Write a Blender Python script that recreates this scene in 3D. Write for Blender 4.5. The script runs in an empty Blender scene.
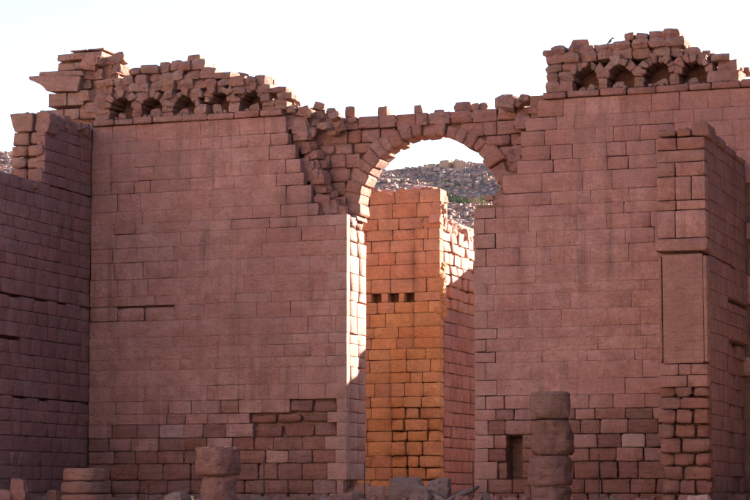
import bpy, bmesh, math, random
from mathutils import Vector, Matrix

random.seed(7)
rnd = random.random
def uni(a, b): return a + (b - a) * rnd()

# ------------------------------------------------------------------ camera
# world frame: X along the temple front (to the right), Y into the temple, Z up, metres
F = 2249.0                       # focal length in pixels of a 750 px wide frame
TH = math.radians(19.5)          # how far the front is turned from the picture plane
PH = math.atan(250 / F)          # upward tilt
D, HC = 102.0, 0.30
CAM = Vector((D * math.sin(TH), -D * math.cos(TH), HC))
RT = Vector((math.cos(TH), math.sin(TH), 0))
FW = Vector((-math.sin(TH) * math.cos(PH), math.cos(TH) * math.cos(PH), math.sin(PH)))
UP = RT.cross(FW)
scene = bpy.context.scene
C = scene.collection
cd = bpy.data.cameras.new('camera'); cam = bpy.data.objects.new('camera', cd); C.objects.link(cam)
cd.sensor_width = 36.0; cd.lens = 36.0 * F / 750.0
cd.clip_start = 0.5; cd.clip_end = 6000
cam.matrix_world = Matrix.Translation(CAM) @ Matrix((RT, UP, -FW)).transposed().to_4x4()
scene.camera = cam

# ------------------------------------------------------------------ light
SUN_EL, SUN_AZ = math.radians(17.5), math.radians(28)     # azimuth from +Y towards +X
SD = Vector((math.sin(SUN_AZ) * math.cos(SUN_EL), math.cos(SUN_AZ) * math.cos(SUN_EL), math.sin(SUN_EL)))
w = bpy.data.worlds.new('World'); scene.world = w; w.use_nodes = True
wn = w.node_tree
sky = wn.nodes.new('ShaderNodeTexSky'); sky.sky_type = 'NISHITA'; sky.sun_disc = False
sky.sun_elevation = SUN_EL; sky.sun_rotation = SUN_AZ
sky.altitude = 900; sky.air_density = 1.0; sky.dust_density = 0.8; sky.ozone_density = 1.5
wn.links.new(sky.outputs[0], wn.nodes['Background'].inputs[0])
wn.nodes['Background'].inputs[1].default_value = 0.05
sl = bpy.data.lights.new('sun', 'SUN'); sl.energy = 5.0; sl.angle = math.radians(0.5); sl.color = (1.0, 0.88, 0.74)
so = bpy.data.objects.new('sun', sl); C.objects.link(so)
so.rotation_euler = SD.to_track_quat('Z', 'Y').to_euler(); so.location = (60, 60, 60)
scene.view_settings.view_transform = 'Standard'; scene.view_settings.look = 'None'
scene.view_settings.gamma = 1.0; scene.view_settings.exposure = 2.95

# ------------------------------------------------------------------ measuring
def ray(x, y): return RT * ((x - 375) / F) + UP * ((250 - y) / F) + FW
def P(x, y, v):                   # point of the photograph lying on the plane Y = v -> (u, z)
    d = ray(x, y); t = (v - CAM.y) / d.y
    return CAM.x + d.x * t, CAM.z + d.z * t
def PU(x, y, u):                  # the same on a plane X = u -> (v, z)
    d = ray(x, y); t = (u - CAM.x) / d.x
    return CAM.y + d.y * t, CAM.z + d.z * t
def lerp(pts, x):
    if x <= pts[0][0]: return pts[0][1]
    for (a, b), (c, d) in zip(pts, pts[1:]):
        if x <= c: return b + (d - b) * (x - a) / (c - a) if c > a else d
    return pts[-1][1]

# ------------------------------------------------------------------ materials
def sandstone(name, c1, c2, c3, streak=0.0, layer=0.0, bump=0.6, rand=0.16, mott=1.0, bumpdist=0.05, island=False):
    m = bpy.data.materials.new(name); m.use_nodes = True
    nt = m.node_tree; N = nt.nodes; L = nt.links
    b = N['Principled BSDF']; b.inputs['Roughness'].default_value = 0.95
    b.inputs['Specular IOR Level'].default_value = 0.12
    geo = N.new('ShaderNodeNewGeometry')
    def noise(scale, detail, rough, vec=None):
        n = N.new('ShaderNodeTexNoise'); n.inputs['Scale'].default_value = scale
        n.inputs['Detail'].default_value = detail; n.inputs['Roughness'].default_value = rough
        L.new(vec or geo.outputs['Position'], n.inputs['Vector']); return n.outputs['Fac']
    def rng(val, a, bb, lo=0.0, hi=1.0):
        r = N.new('ShaderNodeMapRange'); r.inputs[1].default_value = a; r.inputs[2].default_value = bb
        r.inputs[3].default_value = lo; r.inputs[4].default_value = hi; L.new(val, r.inputs[0]); return r.outputs[0]
    def mix(fac, a, bb, mode='MIX'):
        x = N.new('ShaderNodeMix'); x.data_type = 'RGBA'; x.blend_type = mode
        for sock, val in ((x.inputs[0], fac), (x.inputs[6], a), (x.inputs[7], bb)):
            if isinstance(val, (int, float)): sock.default_value = val
            elif isinstance(val, tuple): sock.default_value = (*val, 1)
            else: L.new(val, sock)
        return x.outputs[2]
    def math2(op, a, bb):
        x = N.new('ShaderNodeMath'); x.operation = op
        for i, val in enumerate((a, bb)):
            if isinstance(val, (int, float)): x.inputs[i].default_value = val
            else: L.new(val, x.inputs[i])
        return x.outputs[0]
    def scaled(sx, sy, sz):
        mp = N.new('ShaderNodeVectorMath'); mp.operation = 'MULTIPLY'
        mp.inputs[1].default_value = (sx, sy, sz); L.new(geo.outputs['Position'], mp.inputs[0]); return mp.outputs[0]
    n_big = noise(0.16, 4, 0.6); n_mid = noise(1.1, 7, 0.7); n_fine = noise(9, 5, 0.7)
    n_pit = noise(3.2, 6, 0.75)
    col = mix(rng(n_mid, 0.5 - 0.22 / mott, 0.5 + 0.22 / mott), c1, c2)
    col = mix(rng(n_big, 0.42, 0.66, 0, 0.85), col, c3)
    col = mix(rng(n_fine, 0.44, 0.62, 0.0, 0.32), col, tuple(x * 0.6 for x in c1))
    dark = rng(n_pit, 0.54, 0.68, 0, 0.5)
    col = mix(dark, col, tuple(x * 0.5 for x in c1))
    if layer > 0:
        n_l = noise(1.0, 4, 0.6, scaled(0.35, 0.35, 5.5))
        col = mix(rng(n_l, 0.46, 0.62, 0, layer), col, (c1[0] * .45, c1[1] * .36, c1[2] * .36))
        n_l2 = noise(1.0, 3, 0.6, scaled(0.25, 0.25, 3.1))
        col = mix(rng(n_l2, 0.52, 0.68, 0, layer * .7), col, (c2[0] * 1.1, c2[1] * 1.15, c2[2] * 1.1))
    n_b = noise(1.0, 5, 0.7, scaled(1.6, 1.6, 9.0))
    col = mix(rng(n_b, 0.52, 0.66, 0, 0.38), col, tuple(x * 0.58 for x in c1))
    n_w = noise(1.0, 4, 0.6, scaled(0.5, 0.5, 1.6))
    col = mix(rng(n_w, 0.5, 0.68, 0, 0.35), col, (c1[0] * .82, c1[1] * .78, c1[2] * .72))
    if streak > 0:
        n_s = noise(1.0, 5, 0.65, scaled(1.7, 1.7, 0.09))
        s = math2('MULTIPLY', rng(n_s, 0.5, 0.72, 0, streak), rng(noise(0.23, 2, 0.5), 0.38, 0.6))
        col = mix(s, col, (0.10, 0.072, 0.068))
    oi = N.new('ShaderNodeObjectInfo')
    orand = geo.outputs['Random Per Island'] if island else oi.outputs['Random']
    hsv = N.new('ShaderNodeHueSaturation'); L.new(col, hsv.inputs['Color'])
    L.new(rng(orand, 0, 1, 1 - rand, 1 + rand), hsv.inputs['Value'])
    h2 = math2('FRACT', math2('MULTIPLY', orand, 37.7), 0.0)
    L.new(rng(h2, 0, 1, 0.5 - rand * .055, 0.5 + rand * .055), hsv.inputs['Hue'])
    h3 = math2('FRACT', math2('MULTIPLY', orand, 91.3), 0.0)
    L.new(rng(h3, 0, 1, 1 - rand, 1 + rand), hsv.inputs['Saturation'])
    L.new(hsv.outputs[0], b.inputs['Base Color'])
    h = math2('ADD', math2('MULTIPLY', n_mid, 0.8), math2('ADD', math2('MULTIPLY', n_b, -0.25), math2('ADD', math2('MULTIPLY', n_pit, 0.7), math2('MULTIPLY', n_fine, 0.22))))
    if layer > 0: h = math2('ADD', h, math2('MULTIPLY', n_l, layer * 1.2))
    bp = N.new('ShaderNodeBump'); bp.inputs['Strength'].default_value = bump; bp.inputs['Distance'].default_value = bumpdist
    L.new(h, bp.inputs['Height']); L.new(bp.outputs[0], b.inputs['Normal'])
    return m

def plain(name, c, rough=0.9):
    m = bpy.data.materials.new(name); m.use_nodes = True
    b = m.node_tree.nodes['Principled BSDF']; N = m.node_tree.nodes; L = m.node_tree.links
    n = N.new('ShaderNodeTexNoise'); n.inputs['Scale'].default_value = 6; n.inputs['Detail'].default_value = 5
    g = N.new('ShaderNodeNewGeometry'); L.new(g.outputs['Position'], n.inputs['Vector'])
    r = N.new('ShaderNodeValToRGB'); r.color_ramp.elements[0].position = .3; r.color_ramp.elements[1].position = .7
    r.color_ramp.elements[0].color = (*[x * .6 for x in c], 1); r.color_ramp.elements[1].color = (*[min(1, x * 1.2) for x in c], 1)
    L.new(n.outputs['Fac'], r.inputs[0]); L.new(r.outputs[0], b.inputs['Base Color'])
    b.inputs['Roughness'].default_value = rough
    return m

M = {}
M['face'] = sandstone('pink_sandstone', (.50, .25, .205), (.67, .365, .305), (.44, .215, .18), streak=.65, bump=1.0, rand=.035, mott=2.2, bumpdist=.22)
M['rough'] = sandstone('eroded_shaded_sandstone', (.37, .175, .135), (.50, .25, .195), (.33, .16, .13), layer=.25, bump=1.0, rand=.09, mott=2.0, bumpdist=.3)  # bare eroded stone; its darker tone also carries shade towards the wall foot
M['weather'] = sandstone('weathered_sandstone', (.47, .23, .185), (.60, .32, .265), (.42, .21, .175), layer=.12, streak=.3, bump=1.0, rand=.07, mott=2.2, bumpdist=.3)
M['dress'] = sandstone('dressed_sandstone', (.45, .24, .195), (.53, .30, .25), (.42, .23, .195), streak=.25, bump=.9, rand=.05, mott=1.8, bumpdist=.14)
M['rubble'] = sandstone('rubble_sandstone', (.43, .23, .185), (.53, .315, .255), (.37, .20, .175), bump=1.0, rand=.11, mott=2.0, bumpdist=.3)
M['core'] = sandstone('rubble_core', (.30, .16, .115), (.40, .225, .16), (.27, .15, .115), bump=1.0, rand=.1, mott=1.5, bumpdist=.12)
M['side'] = sandstone('shaded_sandstone', (.36, .18, .155), (.46, .24, .215), (.31, .165, .155), streak=.5, bump=1, rand=.06, mott=1.8, bumpdist=.2)  # darker copy of the wall stone, shade put into its colour
M['warm'] = sandstone('glow_orange_sandstone', (.45, .235, .155), (.57, .315, .215), (.41, .22, .15), streak=.35, bump=1, rand=.06, mott=2.0, bumpdist=.22)  # warm bounce light on the inner pier put into the stone colour
M['gold'] = sandstone('glow_ochre_sandstone', (.49, .265, .14), (.62, .36, .205), (.46, .25, .145), bump=1, rand=.08, mott=2.0, bumpdist=.25)  # amber bounce glow put into the stone colour
M['pale'] = sandstone('pale_limestone', (.52, .36, .30), (.66, .49, .43), (.48, .29, .24), bump=.8, rand=.05, mott=2.4, bumpdist=.2)
M['lilac'] = sandstone('lilac_sandstone', (.42, .25, .235), (.50, .31, .29), (.38, .215, .205), layer=.3, bump=.8, rand=.06, mott=2.0, bumpdist=.15)
M['drum'] = sandstone('column_sandstone', (.39, .20, .16), (.53, .29, .235), (.29, .17, .145), streak=.4, layer=.2, bump=1, rand=.08, mott=2.0, bumpdist=.35)
M['grey'] = sandstone('grey_rock', (.37, .245, .215), (.48, .33, .29), (.31, .205, .185), bump=1, rand=.1, mott=2.0, bumpdist=.3)
M['hill'] = sandstone('hill_ground', (.35, .225, .19), (.43, .29, .24), (.30, .205, .17), bump=1.0, rand=0, bumpdist=.6)
M['scree'] = sandstone('scree_rock', (.37, .235, .20), (.45, .295, .25), (.31, .205, .175), bump=.6, rand=.3, mott=1.8, island=True)
M['unseen_cliff'] = sandstone('unseen_cliff_rock', (.30, .16, .12), (.38, .215, .16), (.25, .14, .115), streak=.4, bump=1, rand=0, bumpdist=.6)
M['bounce_slope'] = sandstone('bounce_slope_rock', (.52, .385, .32), (.60, .45, .375), (.46, .345, .29), bump=1, rand=0, bumpdist=.6)
M['ground'] = sandstone('sandy_ground', (.38, .265, .19), (.44, .31, .225), (.34, .23, .17), bump=.8, rand=0, bumpdist=.08)
M['iron'] = plain('dark_iron', (.035, .03, .03), .6)
M['wood'] = plain('pale_wood', (.55, .44, .28))
M['bird'] = plain('black_feathers', (.02, .02, .025), .5)
M['leaf'] = plain('dry_green_leaf', (.12, .15, .06)); M['straw'] = plain('straw_leaf', (.33, .27, .13))
M['twig'] = plain('twig', (.12, .085, .06))

# ------------------------------------------------------------------ objects
def put(name, mesh, mat, parent=None, loc=(0, 0, 0), rot=(0, 0, 0)):
    o = bpy.data.objects.new(name, mesh); C.objects.link(o)
    if mat is not None:
        mesh.materials.clear(); mesh.materials.append(mat)
    l = Vector(loc)
    if parent is not None:
        o.parent = parent; l = l - parent['_base_vec']() if False else l - Vector(BASE[parent.name])
    o.location = l; o.rotation_euler = rot
    return o
BASE = {}
def thing(name, label, cat, loc, group=None):
    o = bpy.data.objects.new(name, None); C.objects.link(o)
    o.empty_display_size = .3; o.location = loc; BASE[o.name] = tuple(loc)
    o['label'] = label; o['category'] = cat
    if group: o['group'] = group
    return o
def tag(o, label, cat, group=None):
    o['label'] = label; o['category'] = cat
    if group: o['group'] = group
    return o

def mesh_from(name, verts, faces, smooth=None):
    me = bpy.data.meshes.new(name); me.from_pydata(verts, [], faces)
    if smooth is not None:
        for i, p in enumerate(me.polygons): p.use_smooth = smooth[i] if isinstance(smooth, list) else smooth
    me.update(); return me

def block_mesh(Lx, H, T, edge=.03, back=.012, jit=.004, chip=.25):
    """squared building stone: front grid with worn arrises, front at y=0, body towards +y"""
    e1 = min(edge * uni(.7, 1.5), Lx * .3); e2 = min(edge * uni(.7, 1.5), Lx * .3)
    f1 = min(edge * uni(.7, 1.4), H * .3); f2 = min(edge * uni(.7, 1.4), H * .3)
    xs = [-Lx / 2, -Lx / 2 + e1, uni(-.15, .15) * Lx, Lx / 2 - e2, Lx / 2]
    zs = [-H / 2, -H / 2 + f1, H / 2 - f2, H / 2]
    V = []; tilt = uni(-1, 1) * jit; tilt2 = uni(-1, 1) * jit
    for j, z in enumerate(zs):
        for i, x in enumerate(xs):
            ring = i in (0, 4) or j in (0, 3); corner = i in (0, 4) and j in (0, 3)
            y = uni(-jit, jit) + tilt * x / Lx + tilt2 * z / H
            xx, zz = x, z
            if ring:
                y += back * (.25 + 2.2 * rnd() ** 2.5)
                k = edge * .9
                if i in (0, 4): xx -= math.copysign(k * rnd() ** 3, x)
                if j in (0, 3): zz -= math.copysign(k * .7 * rnd() ** 3, z)
            if corner and rnd() < chip:
                c = edge * uni(.5, 1.8); xx -= math.copysign(c, x); zz -= math.copysign(c, z); y += back * 1.5
            V.append((xx, y, zz))
    faces, sm = [], []
    for j in range(3):
        for i in range(4):
            a = j * 5 + i; faces.append((a, a + 1, a + 6, a + 5)); sm.append(True)
    ring = [0, 1, 2, 3, 4, 9, 14, 19, 18, 17, 16, 15, 10, 5]
    n0 = len(V)
    for r in ring:
        v = V[r]; V.append((v[0], T, v[2]))
    n = len(ring)
    for k in range(n):
        a, b2 = ring[k], ring[(k + 1) % n]
        faces.append((b2, a, n0 + k, n0 + (k + 1) % n)); sm.append(False)
    faces.append(tuple(n0 + k for k in range(n))[::1]); sm.append(False)
    return mesh_from('stone', V, faces, sm)

def rock_mesh(sx, sy, sz, p=5.0, jit=.09, shear=.12):
    """angular field stone, about 48 triangles, centred"""
    V = []; idx = {}; rough_cut = 1 if max(sx, sy, sz) > .3 else 0
    h1, h2 = uni(-shear, shear), uni(-shear, shear); tp = uni(.78, 1.05)
    for i in (-1, 0, 1):
        for j in (-1, 0, 1):
            for k in (-1, 0, 1):
                if i == j == k == 0: continue
                n = (abs(i) ** p + abs(j) ** p + abs(k) ** p) ** (1 / p)
                x, y, z = i / n, j / n, k / n
                x += uni(-jit, jit); y += uni(-jit, jit); z += uni(-jit, jit)
                q = tp if k > 0 else 1.0
                idx[(i, j, k)] = len(V)
                V.append((sx / 2 * (x * q + h1 * z), sy / 2 * (y * q + h2 * z), sz / 2 * (z + h2 * x)))
    faces = []
    for ax in range(3):
        for s in (-1, 1):
            for a in (-1, 0):
                for b2 in (-1, 0):
                    q = []
                    for da, db in ((0, 0), (1, 0), (1, 1), (0, 1)):
                        t = [0, 0, 0]; t[ax] = s; t[(ax + 1) % 3] = a + da; t[(ax + 2) % 3] = b2 + db
                        q.append(idx[tuple(t)])
                    faces.append(tuple(q if s > 0 else q[::-1]))
    me = mesh_from('stone', V, faces, False)
    return roughen(me, .055 * min(1.0, (sx + sz) / 2), 1) if rough_cut else me

def roughen(me, amp, cuts=2):
    bm = bmesh.new(); bm.from_mesh(me)
    bmesh.ops.subdivide_edges(bm, edges=bm.edges[:], cuts=cuts, use_grid_fill=True, smooth=.05)
    sd = Vector((uni(0, 90), uni(0, 90), uni(0, 90)))
    from mathutils import noise as NZ
    for v in bm.verts:
        v.co += NZ.noise_vector(v.co * 3.0 + sd) * amp + NZ.noise_vector(v.co * 7.5 + sd) * amp * .5
    bm.to_mesh(me); bm.free(); return me

def hexa_mesh(c8, bev=.03, jit=.02):
    """bevelled six-sided stone from 8 corners (bottom 4, top 4)"""
    bm = bmesh.new()
    vs = [bm.verts.new(Vector(c) + Vector((uni(-jit, jit), uni(-jit, jit), uni(-jit, jit)))) for c in c8]
    for f in ((0, 3, 2, 1), (4, 5, 6, 7), (0, 1, 5, 4), (1, 2, 6, 5), (2, 3, 7, 6), (3, 0, 4, 7)):
        bm.faces.new([vs[i] for i in f])
    bmesh.ops.recalc_face_normals(bm, faces=bm.faces[:])
    bmesh.ops.bevel(bm, geom=bm.edges[:], offset=bev, segments=1, affect='EDGES', clamp_overlap=True)
    me = bpy.data.meshes.new('stone'); bm.to_mesh(me); bm.free(); return me

def rough_boxes(boxes, cell=.45, amp=.10):
    """rough masonry core: boxes (x0,x1,y0,y1,z0,z1) with uneven faces, one mesh"""
    bm = bmesh.new()
    from mathutils import noise as NZ
    for (x0, x1, y0, y1, z0, z1) in boxes:
        nx = max(1, min(40, int((x1 - x0) / cell))); ny = max(1, min(10, int((y1 - y0) / cell))); nz = max(1, min(40, int((z1 - z0) / cell)))
        grid = {}
        def vert(i, j, k):
            if (i, j, k) not in grid:
                p = Vector((x0 + (x1 - x0) * i / nx, y0 + (y1 - y0) * j / ny, z0 + (z1 - z0) * k / nz))
                q = NZ.noise_vector(p * 1.7) * amp
                if k == 0: q.z = 0
                grid[(i, j, k)] = bm.verts.new(p + q)
            return grid[(i, j, k)]
        for i in range(nx):
            for j in range(ny):
                for k in (0, nz):
                    q = [vert(i, j, k), vert(i + 1, j, k), vert(i + 1, j + 1, k), vert(i, j + 1, k)]
                    bm.faces.new(q if k else q[::-1])
        for i in range(nx):
            for k in range(nz):
                for j in (0, ny):
                    q = [vert(i, j, k), vert(i + 1, j, k), vert(i + 1, j, k + 1), vert(i, j, k + 1)]
                    bm.faces.new(q if j == 0 else q[::-1])
        for j in range(ny):
            for k in range(nz):
                for i in (0, nx):
                    q = [vert(i, j, k), vert(i, j + 1, k), vert(i, j + 1, k + 1), vert(i, j, k + 1)]
                    bm.faces.new(q if i else q[::-1])
    me = bpy.data.meshes.new('core'); bm.to_mesh(me); bm.free(); return me

def core(parent, boxes, mat='core', name='core', **k):
    b = BASE[parent.name]
    o = put(name, rough_boxes([(x0 - b[0], x1 - b[0], y0 - b[1], y1 - b[1], z0 - b[2], z1 - b[2]) for x0, x1, y0, y1, z0, z1 in boxes], **k), M[mat], None)
    o.parent = parent
    return o

class Face:
    """a wall face: s runs along it, z up, depth measured outwards"""
    def __init__(s, kind, const): s.kind, s.c = kind, const
    def loc(s, a, z, out): return (a, s.c - out, z) if s.kind == 'front' else (s.c + out, a, z)
    def rot(s): return 0.0 if s.kind == 'front' else math.pi / 2

def block(parent, fc, s0, s1, z0, z1, out=0, T=.45, mat='face', gap=.008, name='block', **k):
    me = block_mesh(s1 - s0 - gap, z1 - z0 - gap, T, **k)
    return put(name, me, M[mat], parent, fc.loc((s0 + s1) / 2, (z0 + z1) / 2, out), (0, 0, fc.rot()))

def rock(parent, pos, size, mat='rubble', name='rubble_stone', tilt=.25, **k):
    k.setdefault('p', uni(4.5, 9)); k.setdefault('jit', .11)
    return put(name, rock_mesh(*size, **k), M[mat], parent, pos, (uni(-tilt, tilt), uni(-tilt, tilt), uni(-.5, .5)))

def courses(z0, z1, h0, h1, marks=()):
    out = [z0]
    for m in sorted([x for x in marks if z0 < x < z1]) + [z1]:
        a = out[-1]; n = max(1, round((m - a) / ((h0 + h1) / 2)))
        ws = [uni(h0, h1) for _ in range(n)]; t = sum(ws)
        for x in ws: out.append(out[-1] + x * (m - a) / t)
        out[-1] = m
    return out

def split(a, b, l0, l1, first=None):
    n = max(1, round((b - a) / ((l0 + l1) / 2))); ws = [uni(l0, l1) for _ in range(n)]
    if first and n > 1: ws[0 if first[0] else -1] = first[1]
    t = sum(ws); r = [a]
    for x in ws: r.append(r[-1] + x * (b - a) / t)
    r[-1] = b; return r

def cut(ivs, holes):
    """remove hole ranges from intervals"""
    for h0, h1 in holes:
        nx = []
        for a, b in ivs:
            if h1 <= a or h0 >= b: nx.append((a, b)); continue
            if h0 - a > .15: nx.append((a, h0))
            if b - h1 > .15: nx.append((h1, b))
        ivs = nx
    return ivs

# ------------------------------------------------------------------ key dimensions
UC = P(90, 300, 0)[0]            # inner corner by the side wall
UJ = P(347, 300, 0)[0]           # opening, one jamb
UK = P(474, 300, 0)[0]           # opening, other jamb
ZL = 18.1                        # underside of the ledge
TW = 2.6                         # wall thickness
FRONT = Face('front', 0.0)
MARKS = [4.9, 9.42, 13.35, 14.8]
random.seed(11)
CZ = courses(0.0, ZL, .42, .80, MARKS)

# ================================================================== the setting
def terrain(x, y):
    # gentle forecourt dropping to the camera, hills beyond
    z = -0.02
    if y < -14: z -= min(1.35, (-14 - y) * .02)
    return z
bm = bmesh.new()
xs = [-3000, -1200, -500, -200, -100, -60] + [-40 + 4 * i for i in range(26)] + [100, 200, 500, 1200, 3000]
ys = [-1500, -600, -250, -150] + [-110 + 5 * i for i in range(34)] + [90, 150, 230, 400, 1000, 3000]
gv = {(i, j): bm.verts.new((x, y, terrain(x, y) + (uni(-.05, .05) if abs(x) < 50 and -110 < y < 50 else 0))) for i, x in enumerate(xs) for j, y in enumerate(ys)}
for i in range(len(xs) - 1):
    for j in range(len(ys) - 1):
        bm.faces.new((gv[i, j], gv[i + 1, j], gv[i + 1, j + 1], gv[i, j + 1]))
me = bpy.data.meshes.new('ground'); bm.to_mesh(me); bm.free()
o = put('ground', me, M['ground']); o['kind'] = 'structure'

# hill beyond the temple: built in (along view, across view) so the crest faces the camera side
from mathutils import noise as NZ
HX, HY = Vector((math.cos(TH), math.sin(TH))), Vector((-math.sin(TH), math.cos(TH)))
def hill_z(a, r):
    prof = lerp([(150, -3), (235, 2), (330, 27), (420, 48.5), (520, 76.5), (560, 79), (700, 72), (1000, 20), (1400, -4)], r)
    k = max(0.0, min(1.0, (r - 200) / 150))
    n = NZ.fractal(Vector((a * .012, r * .012, 3.1)), 1.0, 2.0, 4) * 5.5 + NZ.fractal(Vector((a * .06, r * .06, 7.7)), 1.0, 2.0, 4) * 1.4
    fall = lerp([(-500, .6), (-130, 1.07), (-50, 1.03), (0, 1.0), (130, .99), (500, .7)], a)
    return prof * fall + n * k
def hill_pt(a, r):
    q = Vector((CAM.x, CAM.y)) + HX * a + HY * r
    return Vector((q.x, q.y, hill_z(a, r)))
bm = bmesh.new(); gv = {}
As = [-700 + 25 * i for i in range(23)] + [-130 + 2.6 * i for i in range(101)] + [150 + 30 * i for i in range(20)]
Rs = [150, 190, 230] + [260 + 4 * i for i in range(80)] + [600, 650, 700, 800, 1000, 1400]
for i, a in enumerate(As):
    for j, r in enumerate(Rs): gv[i, j] = bm.verts.new(hill_pt(a, r))
for i in range(len(As) - 1):
    for j in range(len(Rs) - 1): bm.faces.new((gv[i, j], gv[i + 1, j], gv[i + 1, j + 1], gv[i, j + 1]))
for f in bm.faces: f.smooth = True
me = bpy.data.meshes.new('hill'); bm.to_mesh(me); bm.free()
o = put('hill', me, M['hill']); o['kind'] = 'structure'

# cliff beside the temple added to shade it, slopes behind camera added for bounce
def ridge(name, path, prof, mat, amp, step=6.0):
    bm = bmesh.new(); rows = []
    n = len(path); pts = []
    for (a, b) in zip(path, path[1:]):
        d = (Vector(b) - Vector(a)); k = max(1, int(d.length / step))
        pts += [Vector(a) + d * i / k for i in range(k)]
    pts.append(Vector(path[-1]))
    for i, p in enumerate(pts):
        t = (pts[min(i + 1, len(pts) - 1)] - pts[max(i - 1, 0)]).normalized(); nrm = Vector((t.y, -t.x))
        end = min(1.0, min(i, len(pts) - 1 - i) / 6)
        row = []
        for off, h in prof:
            q = p + nrm * off
            nz = NZ.fractal(Vector((q.x * .02, q.y * .02, h * .02)), 1.0, 2.0, 5)
            z = -3 if h < 0 else h * end * (1 + .25 * nz)
            q = q + nrm * nz * amp
            row.append(bm.verts.new((q.x, q.y, z)))
        rows.append(row)
    for r0, r1 in zip(rows, rows[1:]):
        for j in range(len(prof) - 1): bm.faces.new((r0[j], r0[j + 1], r1[j + 1], r1[j]))
    bmesh.ops.recalc_face_normals(bm, faces=bm.faces[:])
    for f in bm.faces: f.smooth = True
    me = bpy.data.meshes.new(name); bm.to_mesh(me); bm.free()
    o = put(name, me, M[mat]); o['kind'] = 'structure'
ridge('unseen_cliff', [(90, 75), (53, 32), (57, -10), (60, -60), (75, -120), (110, -190)][::-1], [(0, -1), (2, 12), (5, 30), (9, 52), (22, 66), (60, 70), (120, -1)], 'unseen_cliff', 5)  # added out of view to keep sky and sun off the flank
ridge('hill', [(-150, 20), (-150, -60), (-140, -150), (-80, -205), (20, -225), (140, -215)][::-1], [(0, -1), (-15, 20), (-32, 48), (-50, 84), (-75, 112), (-150, 118), (-330, -1)][::1], 'bounce_slope', 10, 9.0)  # ridge added out of view to bounce sunlight onto the front

# ================================================================== wall between the side wall and the arch
WL = thing('ruined_wall', 'broad pink sandstone wall with five small niches on top, between dark side wall and arch', 'wall', ((UC + UJ) / 2, 0, 0))
def zy(x, y, v=0): return P(x, y, v)[1]
def edge_pts(lst, v=0): return sorted([(P(x, y, v)[1], P(x, y, v)[0]) for x, y in lst])
R_EDGE = edge_pts([(287, 119), (292, 135), (299, 157), (308, 182), (316, 204), (322, 211), (347, 217), (347, 400)])
def left_bounds(z): return UC, (UJ if z < 13.2 else lerp(R_EDGE, z))
ERO = [P(x, y, 0) for x, y in ((262, 398), (341, 442))]
def eroded_L(s, z):
    return (P(262, 400, 0)[0] < s < P(326, 400, 0)[0] and zy(300, 441) < z < zy(300, 398)) and not (s < P(282, 400, 0)[0] and z > zy(300, 412))
lil = P(160, 437, 0); slot = (UC, P(185, 300, 0)[0], 9.42, .11)
random.seed(21)
for k in range(len(CZ) - 1):
    z0, z1 = CZ[k], CZ[k + 1]; zc = (z0 + z1) / 2
    a, b = left_bounds(zc)
    low = zc < 5.2
    smooth = 5 < zc < 15
    ivs = [(a, b)]
    quoin = zc < 13.2
    bq = b - (uni(.45, .6) if k % 2 else uni(.85, 1.05)) if quoin else b - uni(0, .25)
    ss = split(a, bq, *((.9, 1.5) if low else (1.1, 2.0) if smooth else (.75, 1.5)))
    if quoin: ss.append(b)
    for s0, s1 in zip(ss, ss[1:]):
        sc = (s0 + s1) / 2; isq = quoin and s1 == b
        tight = NZ.noise(Vector((sc * .28, 1.7, zc * .45))) > (-.32 if smooth else -.02) + uni(-.12, .12)
        e = dict(edge=.017 if tight else .03, back=.0045 if tight else uni(.006, .016), jit=.002 if tight else .005, chip=.06 if tight else .3); mat = 'face'; out = uni(-.003, .003) if tight else uni(-.012, .008); zz1 = z1; gap = .002 if tight else uni(.003, .008)
        if not tight and rnd() < .1: gap = uni(.015, .03)
        if isq: mat = 'dress'; out = .012; e['back'] = .008
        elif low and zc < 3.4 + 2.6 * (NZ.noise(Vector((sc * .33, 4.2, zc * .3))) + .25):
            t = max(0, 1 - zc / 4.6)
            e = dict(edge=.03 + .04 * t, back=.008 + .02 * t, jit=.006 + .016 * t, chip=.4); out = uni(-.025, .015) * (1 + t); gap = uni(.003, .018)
            mat = 'rough' if rnd() < .12 + 1.3 * t else 'face' if rnd() < .6 else 'weather'  # more dark stones lower down: erosion plus painted shade
        if eroded_L(sc, zc) and not isq:
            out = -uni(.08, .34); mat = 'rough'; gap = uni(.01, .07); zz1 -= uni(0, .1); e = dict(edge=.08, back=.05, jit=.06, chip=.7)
        if abs(sc - lil[0]) < (s1 - s0) / 2 and abs(zc - lil[1]) < .31: mat = 'lilac'; out = -.03
        if sc < slot[1] and abs(z1 - slot[2]) < .01: zz1 = z1 - slot[3] * uni(.0, 1.0) ** 1.5; e = dict(edge=.06, back=.03, jit=.012, chip=.8)
        if isq and z1 < 1.9: s1 -= .18; out -= .05
        if not quoin and s1 == bq: mat = 'face'; gap = .006; e = dict(edge=.045, back=.016, jit=.012, chip=.8)
        block(WL, FRONT, s0, s1, z0, zz1, out=out, mat=mat, gap=gap, T=.42, **e)
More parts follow.
